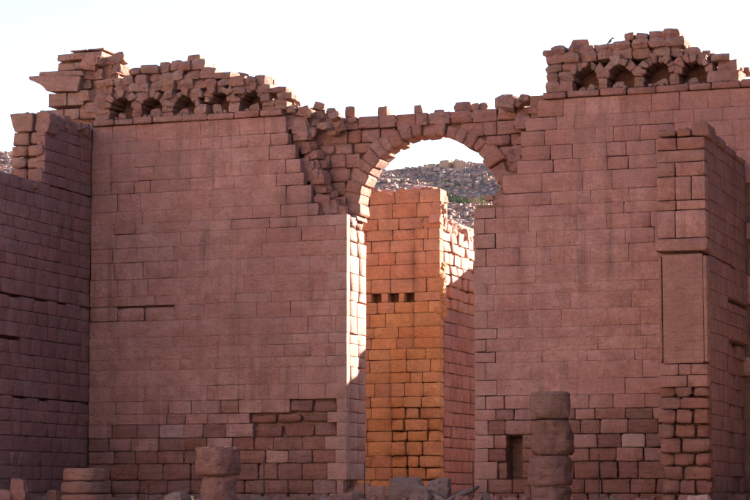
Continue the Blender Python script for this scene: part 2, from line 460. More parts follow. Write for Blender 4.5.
# jamb face of the opening, sunlit
JF = Face('side', UJ)
random.seed(5)
for k in range(len(CZ) - 1):
    z0, z1 = CZ[k], CZ[k + 1]
    if z1 > 13.4: break
    ss = split(.42, TW, .9, 1.6)
    rg = z0 > 11.6
    for s0, s1 in zip(ss, ss[1:]):
        out = uni(-.012, .012) - (.4 if z1 < 1.9 else 0)
        if rg: out = uni(-.12, .1)
        block(WL, JF, s0, s1, z0, z1 - (.05 if rnd() < .12 else 0), out=out, T=.4, mat='dress' if not rg else 'rubble', name='jamb_block',
              gap=uni(.008, .02), **(dict(edge=.1, back=.07, jit=.05, chip=.7) if rg else dict(edge=.03, back=.014, jit=.006, chip=.4)))
zsh = 13.2
core(WL, [(UC - .3, UJ - .41, .40, TW, 0, zsh), (UC - .3, P(282, 150, 0)[0] - .2, .40, TW, zsh, ZL + .3),
          (P(282, 150, 0)[0] - .2, P(303, 190, 0)[0] - .3, .40, TW, zsh, 15.2)], amp=.06)
# ragged rubble where the facing has broken away towards the arch
random.seed(31)
for i in range(64):
    t = rnd(); z = 13.2 + t * 4.8
    u = lerp(R_EDGE, z) + uni(-.15, .95 if z < 14.5 else .6); v = uni(.5, 1.15)
    u = min(u, UJ - .75) if z < 14.1 else u
    s = uni(.3, .7)
    rock(WL, (u, v, z), (s * uni(1, 1.6), s * 1.1, s * uni(.7, 1)), mat='weather' if rnd() < .7 else 'rubble', tilt=.16, p=uni(8, 14), jit=.07)
for i in range(26):                                       # shelf of debris at the foot of the break
    x = uni(313, 333); u, z = P(x, 214 - (x - 316) * .1, .5)
    s = uni(.22, .5); rock(WL, (u, uni(.3, .9), 13.3 + uni(0, .5) * (1 - (x - 316) / 40)), (s * 1.3, s * 1.2, s * .8), tilt=.3, jit=.07)

# ---- ledge course and parapet of niches
def ledge(parent, s0, s1, mat='weather'):
    ss = split(s0, s1, .9, 1.7)
    for a, b in zip(ss, ss[1:]):
        block(parent, FRONT, a, b, ZL + uni(-.01, .02), ZL + .34 + uni(-.05, .03), out=.14 + uni(-.05, .05), T=1.1, mat=mat, name='ledge_stone', gap=uni(.01, .04), edge=.045, back=.025, jit=.03, chip=.7)

def parapet(parent, s0, s1, niches, r, top, zb):
    spring = zb + .48
    def zt(s): return lerp(top, s)
    # backing, stepped to the broken top
    n = int((s1 - s0) / .6) + 1; bx = []
    for i in range(n):
        a = s0 + (s1 - s0) * i / n; b = s0 + (s1 - s0) * (i + 1) / n
        h = min(zt(a), zt(b), zt((a + b) / 2)) - .22
        if h > zb + .2: bx.append((a - .01 * (i % 2), b + .01 * (i % 2), 1.35 + .012 * (i % 3), 2.3, zb - .2, h))
    core(parent, bx, name='parapet_core', cell=.35, amp=.07)
    r_all = r; sp_all = spring
    for c in niches:
        nv = random.choice((6, 7, 7, 8)); r = r_all * uni(.84, 1.08); spring = sp_all + uni(-.1, .08)
        for i in range(nv):
            a0 = math.pi * (i + .01) / nv; a1 = math.pi * (i + .99) / nv
            r0 = r * uni(.9, 1.08); r1 = r + uni(.24, .5); f = uni(-.16, .16); bk = 1.3
            pt = lambda rr, aa, y: (rr * math.cos(aa), y, rr * math.sin(aa))
            c8 = [pt(r0, a1, f), pt(r0, a0, f), pt(r0, a0, bk), pt(r0, a1, bk), pt(r1, a1, f), pt(r1, a0, f), pt(r1, a0, bk), pt(r1, a1, bk)]
            put('voussoir', hexa_mesh(c8, .04, .055), M['rubble'], parent, (c, 0, spring))
    r, spring = r_all, sp_all
    cs = sorted(niches); gaps = [(s0, cs[0] - r)] + [(a + r, b - r) for a, b in zip(cs, cs[1:])] + [(cs[-1] + r, s1)]
    for a, b in gaps:
        if b - a < .25: continue
        m = max(1, round((b - a) / .75)); st = [a + (b - a) * i / m for i in range(m + 1)]
        for q0, q1 in zip(st, st[1:]):
            if zt((q0 + q1) / 2) < spring: continue
            z = zb
            hs = [.48] if rnd() < .5 else [.22, .26]
            for h in hs:
                put('rubble_stone', rock_mesh(q1 - q0 + .03, 1.3, h + .03, p=9, jit=.05, shear=.05), M['rubble'], parent, ((q0 + q1) / 2, .62 + uni(-.1, .08), z + h / 2), (0, 0, uni(-.06, .06))); z += h
    z = spring
    while z < zb + 3.4:
        h = uni(.36, .52); s = s0 + uni(-.2, .1)
        while s < s1:
            l = uni(.45, .95); c = s + l / 2
            if zt(c) > z + h * .35:
                near = min(math.hypot(c - q, z + h / 2 - spring) for q in niches)
                if near > r + .32:
                    hh = min(h, max(.22, zt(c) - z + uni(-.05, .12)))
                    f = uni(-.12, .12)
                    put('rubble_stone', rock_mesh(l + .07, uni(1.2, 1.5), hh + .08, p=uni(4, 8), jit=uni(.05, .11), shear=.1), M['rubble'], parent,
                        (c, .65 + f, z + hh / 2), (uni(-.06, .06), uni(-.07, .07), uni(-.14, .14)))
            s += l
        z += h
    # jumble on the broken top, set further back
    for i in range(int((s1 - s0) * 3.2)):
        s = uni(s0 + .1, s1 - .1); k = uni(.22, .5)
        rock(parent, (s, uni(.9, 2.0), zt(s) - .12 + uni(-.1, .1)), (k * uni(1, 1.7), k * 1.2, k * .8), tilt=.3)

def top_line(pts, v=.4): return sorted(P(x, y, v) for x, y in pts)
random.seed(41)
zb = ZL + .33
ledge(WL, UC + .05, P(283, 112, 0)[0])
nl = [P(x, 105, 0)[0] for x in (121, 151.5, 184, 218.5, 250.5)]
parapet(WL, P(96, 100, 0)[0], P(287, 100, 0)[0], nl, .56,
        top_line([(90, 84), (122, 80), (130, 74), (143, 69), (158, 65), (171, 62), (189, 60.5), (212, 63), (219, 73), (236, 73), (244, 75), (251, 81), (262, 76), (272, 84), (282, 88), (288, 98), (296, 102)]), zb)
for i, c in enumerate(nl):                                   # fallen stones lying in the niches
    rock(WL, (c + uni(-.2, .2), .45, zb + .18), (uni(.4, .75), .5, uni(.3, .65)), tilt=.3)
    for q in range(7): rock(WL, (c + uni(-.4, .4), uni(.1, .7), zb + .07), (uni(.12, .25), .2, .14), tilt=.5)
# broken shoulder sloping from the parapet to the arch
SH = [(286, 97), (292, 101), (300, 104), (306, 109), (318, 107), (330, 109), (342, 115)]
for i in range(60):
    x = uni(284, 342); v = uni(.3, 2.2); u, z = P(x, lerp(SH, x), v)
    s = uni(.28, .6); rock(WL, (u, v, z - s * .3 - uni(0, .9)), (s * uni(1, 1.5), s * 1.2, s * .85), tilt=.4)

# ================================================================== wall beyond the arch
WR = thing('ruined_wall', 'tall pink sandstone wall with four small niches on top, behind the tallest column stump', 'wall', ((UK + 17) / 2, 0, 0))
L_EDGE = edge_pts([(543, 99), (540, 106), (528, 115), (521, 134), (521, 161), (506, 180), (498, 190), (497, 200)])
def right_bounds(z): return (UK if z < 13.6 else lerp(L_EDGE, z)), 17.6
nich = P(507, 480, 0), P(522, 439, 0)
nzt = max(b for a, b in zip(CZ, CZ[1:]) if (a + b) / 2 < nich[1][1]) - .04
pal = P(643, 444.5, 0)
random.seed(57)
for k in range(len(CZ) - 1):
    z0, z1 = CZ[k], CZ[k + 1]; zc = (z0 + z1) / 2
    a, b = right_bounds(zc); low = zc < 5.0; smooth = 5.0 <= zc < 15
    quoin = zc < 13.6
    aq = a + (uni(.5, .65) if k % 2 else uni(.85, 1.1)) if quoin else a + uni(-.1, .2)
    ivs = cut([(aq, b)], [(nich[0][0], nich[1][0])] if nich[0][1] - .1 < zc < nich[1][1] else [])
    cells = [(a, aq)] if quoin else []
    for i0, i1 in ivs:
        ss = split(i0, i1, *((.75, 1.45) if low else (1.3, 2.4) if smooth else (.8, 1.7)))
        cells += list(zip(ss, ss[1:]))
    for s0, s1 in cells:
        sc = (s0 + s1) / 2; isq = quoin and s0 == a
        tight = NZ.noise(Vector((sc * .28, 1.7, zc * .45))) > (-.32 if smooth else -.02) + uni(-.12, .12)
        e = dict(edge=.017 if tight else .03, back=.0045 if tight else uni(.006, .016), jit=.002 if tight else .005, chip=.06 if tight else .3); mat = 'face'; out = uni(-.003, .003) if tight else uni(-.012, .008); gap = .002 if tight else uni(.003, .008)
        if not tight and rnd() < .1: gap = uni(.015, .03)
        if isq:
            mat = 'dress'; out = .015
            if rnd() < .3: gap = .04
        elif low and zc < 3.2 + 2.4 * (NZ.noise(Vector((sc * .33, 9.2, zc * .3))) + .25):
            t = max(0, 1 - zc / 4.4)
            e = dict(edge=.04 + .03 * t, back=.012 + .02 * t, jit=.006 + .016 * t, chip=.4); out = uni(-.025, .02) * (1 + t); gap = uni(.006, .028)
            mat = 'rough' if rnd() < .12 + 1.3 * t else 'face' if rnd() < .5 else 'weather'  # dark stones thicken downwards, for erosion and for shade in the colour
        if abs(sc - pal[0]) < (s1 - s0) / 2 and abs(zc - pal[1]) < .3: mat = 'pale'
        if not quoin and s0 == aq: mat = 'face'; gap = .006; e = dict(edge=.045, back=.016, jit=.012, chip=.8)
        if s0 > P(712, 300, 0)[0] and zc < 14: continue      # behind the pilastered pier
        block(WR, FRONT, s0, s1, z0, z1, out=out, mat=mat, gap=gap, T=.42, **e)
core(WR, [(UK + .02, nich[0][0] - .05, .40, TW, 0, 13.55), (nich[1][0] + .05, 26, .40, TW, 0, 13.55), (nich[0][0] - .05, nich[1][0] + .05, .401, TW, nzt, 13.5), (nich[0][0] - .1, nich[1][0] + .1, 1.15, TW - .01, 0, nzt + .1), (P(508, 150, 0)[0], 26, .40, TW, 13.5, 15.3), (P(528, 120, 0)[0], 26, .40, TW, 15.2, ZL + .3),
          (17.7, 26, .02, .42, 0, ZL)], amp=.05)
core(WR, [(18, 26, .3, 2.2, ZL, ZL + 1.9)], amp=.2, name='parapet_core')
random.seed(61)
for i in range(34):
    z = uni(13.7, 18.2); u = lerp(L_EDGE, z) - uni(-.1, .55)
    s = uni(.3, .65); rock(WR, (u, uni(.5, 1.1), z), (s * uni(1, 1.5), s * 1.1, s * uni(.7, 1)), mat='weather', tilt=.15, p=uni(8, 14), jit=.07)
ledge(WR, P(543, 98, 0)[0], 18.4)
nr = [P(x, 78, 0)[0] for x in (585.5, 620.5, 657.5, 693)]
parapet(WR, P(545, 90, 0)[0], 18.3, nr, .60,
        top_line([(541, 84), (546, 74), (547, 52), (560, 50), (572, 47.5), (591, 47.5), (603, 47), (618, 45.5), (624, 44), (626, 34), (642, 34), (655, 34), (657, 28), (676, 31), (679, 39), (690, 46), (700, 52), (720, 52), (723, 61), (740, 63), (743, 71), (752, 73), (790, 75)]), zb)
for c in nr:
    rock(WR, (c + uni(-.2, .2), .5, zb + .15), (uni(.4, .7), .5, uni(.28, .45)), tilt=.3)
    for q in range(8): rock(WR, (c + uni(-.4, .4), uni(.1, .7), zb + .07), (uni(.12, .25), .2, .14), tilt=.5)
# walls of the hall behind, out of sight from the front
core(WR, [(2, 18, 22, 24, 0, 13.4), (2, 9.5, 22.01, 23.9, 13.3, 14.3)], name='rear_wall', mat='gold')
core(WL, [(UC - 1.8, UC - .2, TW, 22, 0, 14)], name='hall_wall', mat='gold')

# ================================================================== the arch
VA = 1.2
UA, ZA = P(428, 208, VA); RU, RZ = 3.42, 3.34
AR = thing('stone_arch', 'weathered round stone arch spanning the tall opening between two pink walls', 'arch', (UA, VA, ZA))
random.seed(71)
nv = 23; angs = [math.radians(-3 + 186 * i / nv + (uni(-1.4, 1.4) if 0 < i < nv else 0)) for i in range(nv + 1)]
for i in range(nv):
    a0, a1 = angs[i], angs[i + 1]
    th = uni(.6, .95); f = uni(-.12, .16); bk = 1.38 + uni(-.03, .03); dr = uni(-.07, .10)
    def pt(k, a, y): return ((RU + k) * math.cos(a), y, (RZ + k) * math.sin(a))
    c8 = [pt(dr, a1, f), pt(dr, a0, f), pt(dr, a0, bk), pt(dr, a1, bk), pt(th, a1, f), pt(th, a0, f), pt(th, a0, bk), pt(th, a1, bk)]
    put('voussoir', hexa_mesh(c8, .06, .045), M['weather'], AR, (UA, VA, ZA))
AF = Face('front', VA)
zt_l, zt_r = P(345, 116, VA)[1], P(500, 108, VA)[1]
uL, uR = P(286, 150, VA)[0], P(534, 150, VA)[0]
AZ = courses(ZA - .55, zt_r, .5, .72)
for z0, z1 in zip(AZ, AZ[1:]):
    zc = (z0 + z1) / 2
    rz, ru = RZ + .72, RU + .72
    def ext(z): return ru * math.sqrt(max(0, 1 - ((z - ZA) / rz) ** 2)) if z > ZA else ru
    ex = min(ext(z0), ext(z1) + .25) if z1 < ZA + rz else .01
    for a, b in ((uL, UA - ex), (UA + ex, uR)):
        left = b <= UA
        if left and zc > zt_l: continue
        if ex < .1 and left: b = UA
        if not left and zc > zt_r - .1 and False: continue
        ss = split(a, b, .6, 1.25)
        for s0, s1 in zip(ss, ss[1:]):
            if z0 > ZA + RZ + .75 and s1 < UA + 3.0: continue
            rg = rnd() < .55
            block(AR, AF, s0, s1, z0, z1, out=uni(-.1, .06), T=1.3, mat='weather', gap=uni(.008, .03), edge=.08 if rg else .03, back=.05 if rg else .012, jit=.03 if rg else .008, chip=.55)
for s0, s1 in ((UJ - 1.9, UJ - 1.05), (UJ - 1.05, UJ - .45), (UJ - .45, UJ + .07)):
    block(AR, AF, s0, s1, 13.22, 13.5, out=uni(-.05, .12), T=1.36, mat='weather', name='impost_block', gap=.015, edge=.06, back=.03, jit=.03, chip=.6)
# thin cover stones over the crown and loose debris on its back
for i in range(16):
    x = 338 + 158 * (i + .5) / 16; y = lerp([(338, 116), (390, 117), (430, 115.5), (460, 111), (496, 108)], x)
    u, z = P(x, y, VA)
    block(AR, AF, u - uni(.22, .3), u + uni(.22, .3), z - uni(.3, .42), z + uni(-.05, .0) - .04, out=uni(-.1, .08), T=1.25, mat='rubble', name='cover_stone', edge=.07, back=.05, jit=.03, chip=.6)
# big leaning stones by the wall
u, z = P(507, 107, 1.4)
put('rubble_stone', rock_mesh(1.05, 1.0, 1.0, p=2.6, jit=.08, shear=.1), M['rubble'], AR, (u - .1, 1.7, z + .2), (.1, -.35, .3))
put('rubble_stone', rock_mesh(.8, .9, .75, p=5, jit=.1, shear=.2), M['rubble'], AR, (u + .42, 1.6, z + .1), (0, .2, -.3))
for i in range(16):
    x = uni(497, 545); u, z = P(x, lerp([(497, 108), (522, 99), (545, 93)], x), 1.0); s = uni(.25, .5)
    rock(AR, (u, uni(.6, 1.6), z - s * .25), (s * 1.4, s * 1.2, s * .8), tilt=.3)

bx = []; n = 44
for i in range(n):
    a = uL + (uR - uL) * i / n; b = uL + (uR - uL) * (i + 1) / n; m = (a + b) / 2
    xx = (m - UA) / (RU + .28); zlow = ZA + (RZ + .28) * math.sqrt(max(0, 1 - xx * xx)) if abs(xx) < 1 else ZA - .6
    ztp = lerp([(uL, zt_l - .1), (UA - 3, zt_l - .2), (UA, P(430, 119, VA)[1]), (uR, zt_r - .15)], m)
    if ztp - zlow > .1: bx.append((a, b, VA + .3 + .008 * (i % 3), VA + 1.25, zlow, ztp))
core(AR, bx, cell=.6, amp=.03, name='arch_core')
bx = []
for i in range(9):
    x0 = 284 + 7 * i; u0, z0 = P(x0, lerp(SH, x0 + 3) + 6, 1.4); u1 = P(x0 + 7.2, 100, 1.4)[0]
    bx.append((u0, u1, 1.3 + .02 * (i % 3), 2.45 + .01 * (i % 2), 15.5, z0))
core(WL, bx, cell=.5, amp=.1, name='shoulder_core')

# loose stones standing along the crown of the arch
random.seed(81)
def loose(x0, x1, y0, y1, v, label, group=None, mat='rubble', rz=.2, p=9, jit=.05, ry=0, name='loose_stone'):
    (ua, za), (ub, zb2) = P(x0, y1, v), P(x1, y0, v)
    hgt = zb2 - za
    o = put(name, rock_mesh((ub - ua) * .95, min(1.0, (ub - ua) * uni(.7, 1.0) + .1), hgt, p=p, jit=jit, shear=.06), M[mat], None, ((ua + ub) / 2, v, za + hgt / 2 - .08), (0, ry, rz))
    return tag(o, label, 'stone', group)
G = 'loose stones along the top of the arch'
loose(345, 356, 104.5, 116.5, 1.7, 'upright loose stone on the arch, next to the grey stone on the broken shoulder', G)
loose(379, 390, 104.5, 118, 1.7, 'squared upright loose stone on the arch between a leaning one and one by the shoulder', G, rz=-.1)
loose(414, 423.5, 103, 117, 1.7, 'narrow leaning loose stone at the crown of the arch beside a low flat one', G, ry=-.12)
loose(434, 446, 107.5, 116, 1.7, 'low flat loose stone lying on the crown of the arch', G)
loose(455, 474, 100, 111.5, 1.8, 'largest squared loose stone on the arch, beside two smaller ones', G, rz=.1)
loose(471, 480, 100.5, 110.5, 1.5, 'small pointed loose stone on the arch between two others', G, p=3, jit=.1)
loose(478, 489, 100, 110.5, 1.8, 'triangular loose stone on the arch next to the big leaning boulder', G, p=3, jit=.12)
loose(314, 326, 100, 110, 1.3, 'rounded loose stone on the broken shoulder of the wall beside the arch', p=5, jit=.1, ry=.3)
loose(326, 338, 106, 114, 1.5, 'grey loose stone where the broken wall meets the arch', mat='grey', p=5, jit=.1)
loose(189.5, 203, 53.5, 61.5, .7, 'squared loose block resting on the peak of the five niche parapet', p=14, jit=.03, rz=.05)
loose(572, 591, 38.5, 48, .8, 'squared loose block on the four niche parapet near the perched bird', p=14, jit=.03, rz=.1)

# ================================================================== dark side wall coming forward
VS = -4.8; SW_T = 1.75
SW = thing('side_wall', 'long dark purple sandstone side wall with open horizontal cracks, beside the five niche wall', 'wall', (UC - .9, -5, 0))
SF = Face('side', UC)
ZLOW = 14.75
SZ = courses(0, ZLOW, .52, .70, [4.9, 9.42]) + courses(ZLOW, 18.0, .5, .68)[1:]
random.seed(91)
slots = [(-7.6, -.2, 4.9, .12), (-11, 0, 9.42, .16), (-4.8, 0, ZLOW, .1), (-11, -6.5, 7.66, .18)]
for z0, z1 in zip(SZ, SZ[1:]):
    zc = (z0 + z1) / 2; a = -10.8 if zc < ZLOW else VS
    ss = split(a, -.01, .75, 1.5)
    for s0, s1 in zip(ss, ss[1:]):
        sc = (s0 + s1) / 2; zz1 = z1; low = zc < 4
        for q in slots:
            if q[0] < sc < q[1] and abs(z1 - q[2]) < .02: zz1 = z1 - q[3] * 1.1 * uni(.05, 1.0) ** 1.5
        if sc < -6.8 and abs(zc - 7.3) < .3 and rnd() < .7: zz1 = z1 - .16
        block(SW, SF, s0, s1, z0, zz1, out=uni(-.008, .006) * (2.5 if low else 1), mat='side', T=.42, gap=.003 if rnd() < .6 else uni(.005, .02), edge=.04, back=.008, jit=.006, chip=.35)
core(SW, [(UC - 1.3, UC - .16, -.9, .7, 0, 18.0), (UC - SW_T + .02, UC - .4, -10.8, .3, 0, ZLOW - .15), (UC - SW_T + .45, UC - .4, VS + .4, .35, ZLOW - .2, 17.8)], amp=.05)
# broken end of the upper part, facing the forecourt
EF = Face('front', VS)
EZ = courses(ZLOW, P(30, 131, VS)[1], .55, .8)
for z0, z1 in zip(EZ, EZ[1:]):
    m = UC - SW_T + uni(.7, 1.0)
    for s0, s1 in ((UC - SW_T + uni(-.1, .1), m), (m, UC - .02)):
        block(SW, EF, s0, s1, z0, z1, out=uni(-.05, .1), mat='rubble', T=.5, gap=uni(.02, .07), name='end_block', edge=.08, back=.05, jit=.03, chip=.6)
ztop = P(30, 131, VS)[1]
# moulded capital stones of the broken end
def prism(parent, prof, y0, y1, mat, name, jit=.02):
    b = BASE[parent.name]; n = len(prof); V = []
    for y in (y0, (y0 + y1) / 2, y1):
        for (x, z) in prof: V.append((x - b[0] + uni(-jit, jit), y - b[1] + uni(-jit, jit), z - b[2] + uni(-jit, jit)))
    fs = [tuple(range(n)), tuple(range(3 * n - 1, 2 * n - 1, -1))]
    for r in range(2):
        for i in range(n):
            j = (i + 1) % n; fs.append((r * n + j, r * n + i, (r + 1) * n + i, (r + 1) * n + j))
    bm = bmesh.new(); vs = [bm.verts.new(v) for v in V]
    for f in fs: bm.faces.new([vs[i] for i in f])
    bmesh.ops.recalc_face_normals(bm, faces=bm.faces[:])
    bmesh.ops.bevel(bm, geom=[e for e in bm.edges if e.calc_face_angle(0) > .5], offset=.03, segments=1, affect='EDGES', clamp_overlap=True)
    me = bpy.data.meshes.new('stone'); bm.to_mesh(me); bm.free()
    o = put(name, me, M[mat], None); o.parent = parent; return o
def pf(pts, v): return [P(x, y, v) for x, y in pts]
prism(SW, pf([(15, 132), (13, 126), (11.5, 121), (10, 114.5), (20, 113), (33, 112.5), (33.5, 122), (32, 131)], VS - .08), VS - .15, VS + .9, 'rubble', 'capital_stone')
prism(SW, pf([(34.5, 131), (36, 121), (36.5, 112), (45, 111), (50, 113), (50, 122), (47, 132)], VS), VS - .02, VS + 1.0, 'rubble', 'capital_stone')
random.seed(95)
for i in range(70):                                          # rubble over the broken upper wall
    v = uni(VS + .5, .4); u = uni(UC - SW_T + .3, UC + .02)
    s = uni(.25, .6); rock(SW, (u, v, 17.75 + uni(-.2, .25) + (v - VS) * .05), (s * uni(1, 1.5), s * 1.2, s * .85), mat='side' if rnd() < .6 else 'rubble', tilt=.35)
for i in range(16):
    v = -10.6 + i * .38; s = uni(.3, .5)
    if v > VS - .3: break
    rock(SW, (UC - uni(.2, 1.4), v, ZLOW - .15 + uni(-.08, .08)), (s * 1.4, s * 1.4, s * .7), mat='side', tilt=.15)

# ================================================================== corner turret with its cornice
TU = thing('corner_turret', 'ruined stump of a corner turret with flaring moulded cornice above the side wall', 'tower ruin', (UC - 1, .8, 17.5))
random.seed(101)
v = .1
def trow(x0, x1, y0, y1, n, v0=0.0, depth=1.8, rg=True, jx=2):
    (ua, za), (ub, zb2) = P(x0, y1, v0), P(x1, y0, v0); ss = split(ua, ub, .5, 1) if n == 0 else [ua + (ub - ua) * i / n + (uni(-.12, .12) if 0 < i < n else 0) for i in range(n + 1)]
    for s0, s1 in zip(ss, ss[1:]):
        block(TU, Face('front', v0), s0, s1, za, zb2, out=uni(-.06, .06), T=depth, mat='rubble', gap=uni(.003, .015), name='turret_block', edge=.035, back=.018, jit=.03, chip=.4)
trow(47, 98, 107, 121, 3, .05); trow(48.5, 84, 91.5, 107, 2)
prism(TU, pf([(48.5, 91.3), (46.5, 88.5), (43, 85.5), (38, 83), (33.5, 81.5), (31.3, 80.3), (31, 76.9), (46, 76.2), (66, 76), (83, 77), (81, 85), (79, 91.3)], 0), -.25, 1.7, 'rubble', 'cornice_stone')
prism(TU, pf([(40, 75.8), (41, 72.5), (58, 71.5), (83, 70.5), (85, 75.8)], 0), -.15, 1.6, 'rubble', 'cornice_stone')
trow(57, 92, 61, 71, 2, .1); trow(57, 102, 51, 61, 3, .1)
trow(70, 104, 47.5, 52, 2, .3)
core(TU, [(P(60, 80, .5)[0], P(112, 80, .5)[0], .5, 1.9, P(60, 108, .5)[1], P(60, 63, .5)[1]), (P(75, 80, .5)[0], P(118, 80, .5)[0], .55, 1.8, P(60, 108, .5)[1], P(60, 66, .5)[1])], amp=.12)
for i in range(46):
    x = uni(84, 121); y = uni(56, 112); v = uni(.0, .5) + (.35 if x > 105 else 0); u, z = P(x, y, v); s = uni(.35, .7)
    if x > 118 and y > 76: continue
    put('turret_block', rock_mesh(s * uni(1, 1.4), s * 1.4, s * uni(.7, .9), p=uni(5, 9), jit=.08), M['rubble'], TU, (u, v + .3, z), (uni(-.1, .1), uni(-.2, .2), uni(-.4, .4)))
for x, y, wd, ht in ((113, 60, 14, 9), (115, 70, 13, 10), (112, 79, 14, 8), (101, 57, 9, 8)):
    u, z = P(x, y, .6); put('turret_block', rock_mesh(wd / 21, .9, ht / 21, p=9, jit=.06), M['rubble'], TU, (u, .9, z), (0, 0, uni(-.2, .2)))

# ================================================================== pier with pilaster
VP_ = -9.0
UP0, UP1 = P(658, 300, VP_)[0], P(707.5, 300, VP_)[0]
PR = thing('pilaster_pier', 'free standing wall end with smooth pilaster panel and dark flank, beside the four niche wall', 'pier', ((UP0 + UP1) / 2, VP_ + .5, 0))
PF = Face('front', VP_); PS = Face('side', UP1)
def zp(y): return P(683, y, VP_)[1]
random.seed(111)
rows = [137, 149.5, 162, 176, 200, 210, 238]
for y0, y1 in zip(rows, rows[1:]):
    z0, z1 = zp(y1), zp(y0); big = rnd() < .35
    cuts = [UP0, UP1] if big and y1 < 180 else [UP0, UP0 + uni(.65, .85), UP1] if rnd() < .6 else [UP0, UP0 + .75, UP0 + 1.4, UP1]
    for s0, s1 in zip(cuts, cuts[1:]):
        block(PR, PF, s0, s1, z0, z1, out=uni(-.015, .02), mat='weather' if rnd() < .6 else 'face', T=.6, gap=uni(.015, .035), edge=.035, back=.02, jit=.008, chip=.3)
block(PR, PF, UP0 - .1, UP1 + .05, zp(251), zp(238), out=.07, T=.9, mat='weather', name='band_stone', gap=.01, edge=.06, back=.03, jit=.012, chip=.9)
# panel with raised borders
block(PR, PF, UP0 + .171, UP1 - .171, zp(361), zp(254), out=-.005, T=.6, mat='weather', name='panel', gap=.004, edge=.03, back=.006, jit=.012, chip=0)
for s0, s1 in ((UP0, UP0 + .17), (UP1 - .17, UP1)):
    block(PR, PF, s0, s1, zp(362), zp(255.5), out=.008, T=.62, mat='weather', name='panel_border', gap=.003, edge=.05, back=.012, jit=.01, chip=.9)
block(PR, PF, UP0 + .172, UP1 - .172, zp(363.5), zp(358), out=.006, T=.6, mat='weather', name='panel_border', gap=.003, edge=.05, back=.012, chip=.9)
rows = [364, 375, 387, 397, 409, 424, 438, 453, 466, 480, 494, 507.5]
for i, (y0, y1) in enumerate(zip(rows, rows[1:])):
    z0, z1 = max(0, zp(y1)), zp(y0); n = 2 if i in (1, 3, 6, 8) else 3
    o0 = uni(-.1, .12); cuts = [UP0 + o0 * (i > 1)] + [UP0 + (UP1 - UP0) * j / n + uni(-.15, .15) for j in range(1, n)] + [UP1 + uni(-.04, .05)]
    for s0, s1 in zip(cuts, cuts[1:]):
        rg = i > 1
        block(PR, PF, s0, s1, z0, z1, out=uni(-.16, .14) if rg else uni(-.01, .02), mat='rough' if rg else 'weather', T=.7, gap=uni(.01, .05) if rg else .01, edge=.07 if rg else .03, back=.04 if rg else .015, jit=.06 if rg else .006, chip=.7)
# flank
FZ = courses(0, zp(137), .52, .7, [zp(253), 8.6, 6.9])
random.seed(117)
for z0, z1 in zip(FZ, FZ[1:]):
    ss = split(VP_ + .62, -.02, .75, 1.5); zc = (z0 + z1) / 2
    for s0, s1 in zip(ss, ss[1:]):
        zz1 = z1; out = uni(-.008, .006)
        if abs(z1 - zp(253)) < .02 and s0 < -3: zz1 = z1 - uni(.03, .12)
        if abs(z1 - 8.6) < .02 and s0 > -6.3: zz1 = z1 - .22
        if abs(z1 - 6.9) < .02 and s0 > -5.4: zz1 = z1 - .16
        if zc < 6.9 and s0 > -5.6: out -= uni(.1, .3)
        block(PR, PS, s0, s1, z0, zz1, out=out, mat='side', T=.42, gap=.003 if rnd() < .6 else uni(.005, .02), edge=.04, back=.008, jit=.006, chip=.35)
core(PR, [(UP0 + .1, UP1 - .4, VP_ + .45, -.05, 0, zp(140))], amp=.04)
# cap stones
def cap(x0, x1, y0, y1, dep, vv=VP_):
    (ua, za), (ub, zb2) = P(x0, y1, vv), P(x1, y0, vv)
    block(PR, Face('front', vv), ua, ub, za, zb2, out=uni(0, .06), T=dep, mat='rough', name='cap_stone', gap=.03, edge=.08, back=.05, jit=.03, chip=.6)
cap(657, 676, 129, 137, .9); cap(676.5, 691, 127, 137, .8); cap(691, 709.5, 121, 137, 1.3)
ss = split(VP_ + 1.35, -.3, .9, 1.5)
for s0, s1 in zip(ss, ss[1:]):
    t = (s0 - VP_) / 9; h = lerp([(0, .62), (.35, .4), (.8, .3), (1, .28)], t) * uni(.85, 1.1)
    block(PR, PS, s0, s1, zp(137), zp(137) + h, out=uni(0, .1), T=1.9, mat='side', name='cap_stone', gap=.03, edge=.08, back=.05, jit=.03, chip=.6)

